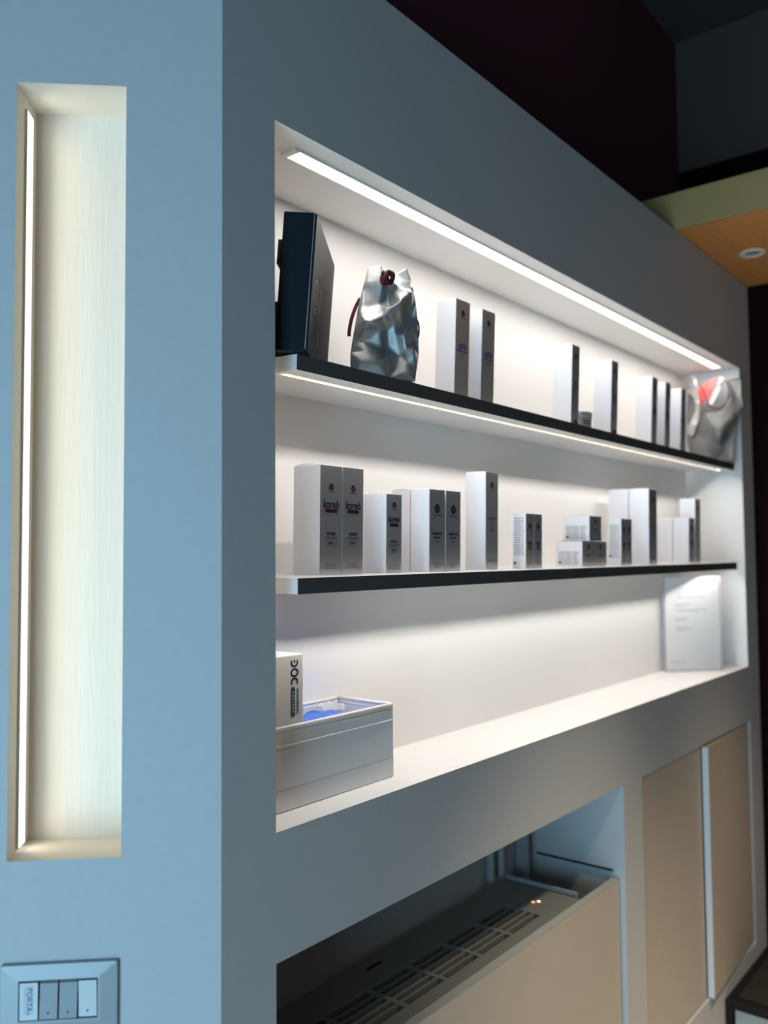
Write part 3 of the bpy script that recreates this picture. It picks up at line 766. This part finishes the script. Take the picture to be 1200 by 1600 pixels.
arc(bm, cx, Z1-.0273, .0054, .0024, 0, 2*PI, y, 0, 30, 1.3)
arc(bm, cx, Z1-.0410, .0048, .0024, 0, PI, y, 0, 20, 1.3)
for xx in (cx-.0062, cx+.0062): rect(bm, xx-.0014, xx+.0014, Z1-.0452, Z1-.0410, y, 0)
obj('logo', bm, 'navy', t)
bm = bmesh.new(); px, pz0, pz1 = cx-.0035, Z1-.0530, Z1-.0900
arc(bm, px, pz0, .0021, .0042, 0, PI, y, 0, 14); arc(bm, px, pz1, .0021, .0042, PI, 2*PI, y, 0, 14); rect(bm, px-.0042, px+.0042, pz1, pz0, y, 0)
add_text(bm, 'AZZURRA', .0058, px, (pz0+pz1)/2, y-.0002, 1, 'down', sp=1.4, bold=.0001)
obj('colour_badge', bm, ['pill', 'white'], t)
bm = bmesh.new()
add_text(bm, 'DAI MASCHERINE BLU', .0062, cx+.0062, Z1-.0715, y, 0, 'down', bold=.0002, squash=.62)
obj('slogan', bm, 'ink', t)
bm = bmesh.new()
add_text(bm, 'Mascherina chirurgica   Disposable surgical', .0066, .1580, Z1-.062, y, 0, 'down', squash=.74)
obj('lettering', bm, 'ink', t)
bm = bmesh.new(); f_ = bm.faces.new([bm.verts.new(p_) for p_ in ((.17, .085, Z1+.0009), (.19, .085, Z1+.0009), (.19, .11, Z1+.0009), (.17, .11, Z1+.0009))]); obj('top_print', bm, 'tape', t)
# clear plastic tag beside it
t = empty('plastic_sleeve', 'crinkled clear plastic sleeve between mask carton and blue packet', 'sleeve', (0, 0, 0))
bm = bmesh.new()
gr = [[bm.verts.new((.2300+.0035*math.sin(j*1.7)*.5+.006*(1-j/10)*i/4, .076+.020*i/4, BZ0+.075+.075*j/10)) for j in range(11)] for i in range(5)]
for i in range(4):
    for j in range(10): f_ = bm.faces.new((gr[i][j], gr[i+1][j], gr[i+1][j+1], gr[i][j+1])); f_.smooth = True
bmesh.ops.solidify(bm, geom=list(bm.faces), thickness=.0004)
obj('film', bm, 'film', t)

# ---------------------------------------------------------------- notice holder (niche floor, right)
pa = Vector((1.980, .172, NZ0)); pb = Vector((2.130, .041, NZ0)); ex = (pb-pa).normalized(); Wd = (pb-pa).length
t = empty('notice_holder', 'clear acrylic stand with a printed white sheet at the right of the niche floor', 'stand')
t.matrix_world = frame(pa, ex)
bm = bmesh.new(); quadbox(bm, 0, Wd, -.0030, -.0015, 0.0015, .305); quadbox(bm, 0, Wd, .0015, .0030, .0015, .305); quadbox(bm, 0, Wd, -.0300, .010, 0.0003, .0018)
obj('acrylic_panel', bm, 'acrylic', t)
bm = bmesh.new(); quadbox(bm, .006, Wd-.004, -.0003, .0003, .004, .301); obj('paper_sheet', bm, 'paper', t)
bm = bmesh.new()
for z, segs in ((.262, ((.04, .085),)), (.250, ((.04, .09),)), (.236, ((.045, .07), (.08, .15))), (.214, ((.04, .095),)), (.208, ((.04, .08),)), (.196, ((.04, .15),)), (.190, ((.05, .12),)),
                (.168, ((.04, .085),)), (.162, ((.04, .075),)), (.140, ((.04, .085),)), (.134, ((.045, .10),)), (.128, ((.045, .08),)), (.03, ((.02, .07),))):
    for a, b_ in segs:
        x = a
        while x < b_: 
            l = .004+.006*random.random(); rect(bm, x, min(x+l, b_), z, z+.0022, -.0006); x += l+.002
obj('printed_text', bm, 'greyink', t)
for xx in (0.0, Wd-.0015):
    bm = bmesh.new(); quadbox(bm, xx, xx+.0015, -.0032, .0032, .0015, .305); obj('acrylic_edge', bm, 'film', t)

# ---------------------------------------------------------------- light switch on the angled wall
def pl_box(name, u0, u1, d0, d1, z0, z1, m_, parent, bevel=0): return lbox(name, u0, u1, d0, d1, z0, z1, m_, parent, bevel)
t = empty('light_switch_plate', 'silver four-gang light switch plate with a PORTA label, bottom left', 'switch')
# local x to the viewer's right, -y out of the wall
cu, cz = .1990, 1.0530
mm = Matrix.Identity(4)
for i in range(3): mm[i][0] = -DL[i]; mm[i][1] = NL[i]; mm[i][2] = (0, 0, 1)[i]; mm[i][3] = Pl(cu, 0, cz)[i]
t.matrix_world = mm
HW, HH, IW, IH = .0715, .0430, .0475, .0240
bm = bmesh.new()
loops = []
def rr_loop(hw, hh, y, rad=.004, n=4):
    out = []
    for cx_, cz_, a0_ in ((hw-rad, hh-rad, 0), (-hw+rad, hh-rad, q), (-hw+rad, -hh+rad, 2*q), (hw-rad, -hh+rad, 3*q)):
        for i in range(n+1): a_ = a0_+q*i/n; out.append(bm.verts.new((cx_+rad*math.cos(a_), y, cz_+rad*math.sin(a_))))
    return out
for hw, hh, y_, rad in ((HW, HH, 0, .003), (HW, HH, -.0045, .003), (HW-.001, HH-.001, -.0058, .003), (IW+.0035, IH+.0035, -.0090, .002), (IW+.001, IH+.001, -.0092, .0015), (IW, IH, -.0086, .001), (IW, IH, -.002, .001)):
    loops.append(rr_loop(hw, hh, y_, rad))
for a, b_ in zip(loops, loops[1:]):
    for i in range(len(a)): j = (i+1) % len(a); bm.faces.new((a[i], a[j], b_[j], b_[i]))
obj('frame_cover', bm, 'switchframe', t)
bm = bmesh.new(); quadbox(bm, -IW, IW, -.003, -.0012, -IH, IH); obj('back_plate', bm, 'keyhole', t)
kw = .0226
for i, (m_, dz) in enumerate((('keylight', 1), ('keydark', 0), ('keydark', 0), ('keylight', 1))):
    xa = -IW+.0012+i*(kw+.0010); bm = bmesh.new(); tz = .0221
    yt, yb = (-.0098, -.0075) if dz else (-.0068, -.0098)
    if i == 0: yt = yb = -.0096
    z_top = tz if dz else tz-.0026
    pr = [(z_top, yt), (0, -.0096 if i == 0 else -.0082 if dz else -.0080), (-.0228, yb)]
    L_ = []
    for z, y_ in pr: L_.append([bm.verts.new((x_, yy, z)) for x_, yy in ((xa, y_), (xa+kw-.0006, y_), (xa+kw-.0006, -.003), (xa, -.003))])
    if not dz:
        L_.insert(0, [bm.verts.new((x_, yy, tz)) for x_, yy in ((xa, -.0045), (xa+kw-.0006, -.0045), (xa+kw-.0006, -.003), (xa, -.003))])
    for a, b_ in zip(L_, L_[1:]):
        for k in range(4): bm.faces.new((a[k], a[(k+1) % 4], b_[(k+1) % 4], b_[k]))
    bm.faces.new(L_[0]); bm.faces.new(list(reversed(L_[-1])))
    key = obj('switch_key', bm, m_, t, .0004)
    bm = bmesh.new(); disc(bm, xa+kw*.47, -.0150, .0011, -.0101 if not dz else (-.0099 if i == 0 else -.0090), 0, 12); obj('indicator_dot', bm, 'keyhole', key)
    if i == 0:
        bm = bmesh.new(); rect(bm, xa+.0048, xa+.0166, -.0160, .0190, -.00975, 0); add_text(bm, 'PORTA', .0098, xa+.0118, .0020, -.00985, 1, 'down', squash=.92)
        obj('name_label', bm, ['tape', 'ink'], key)
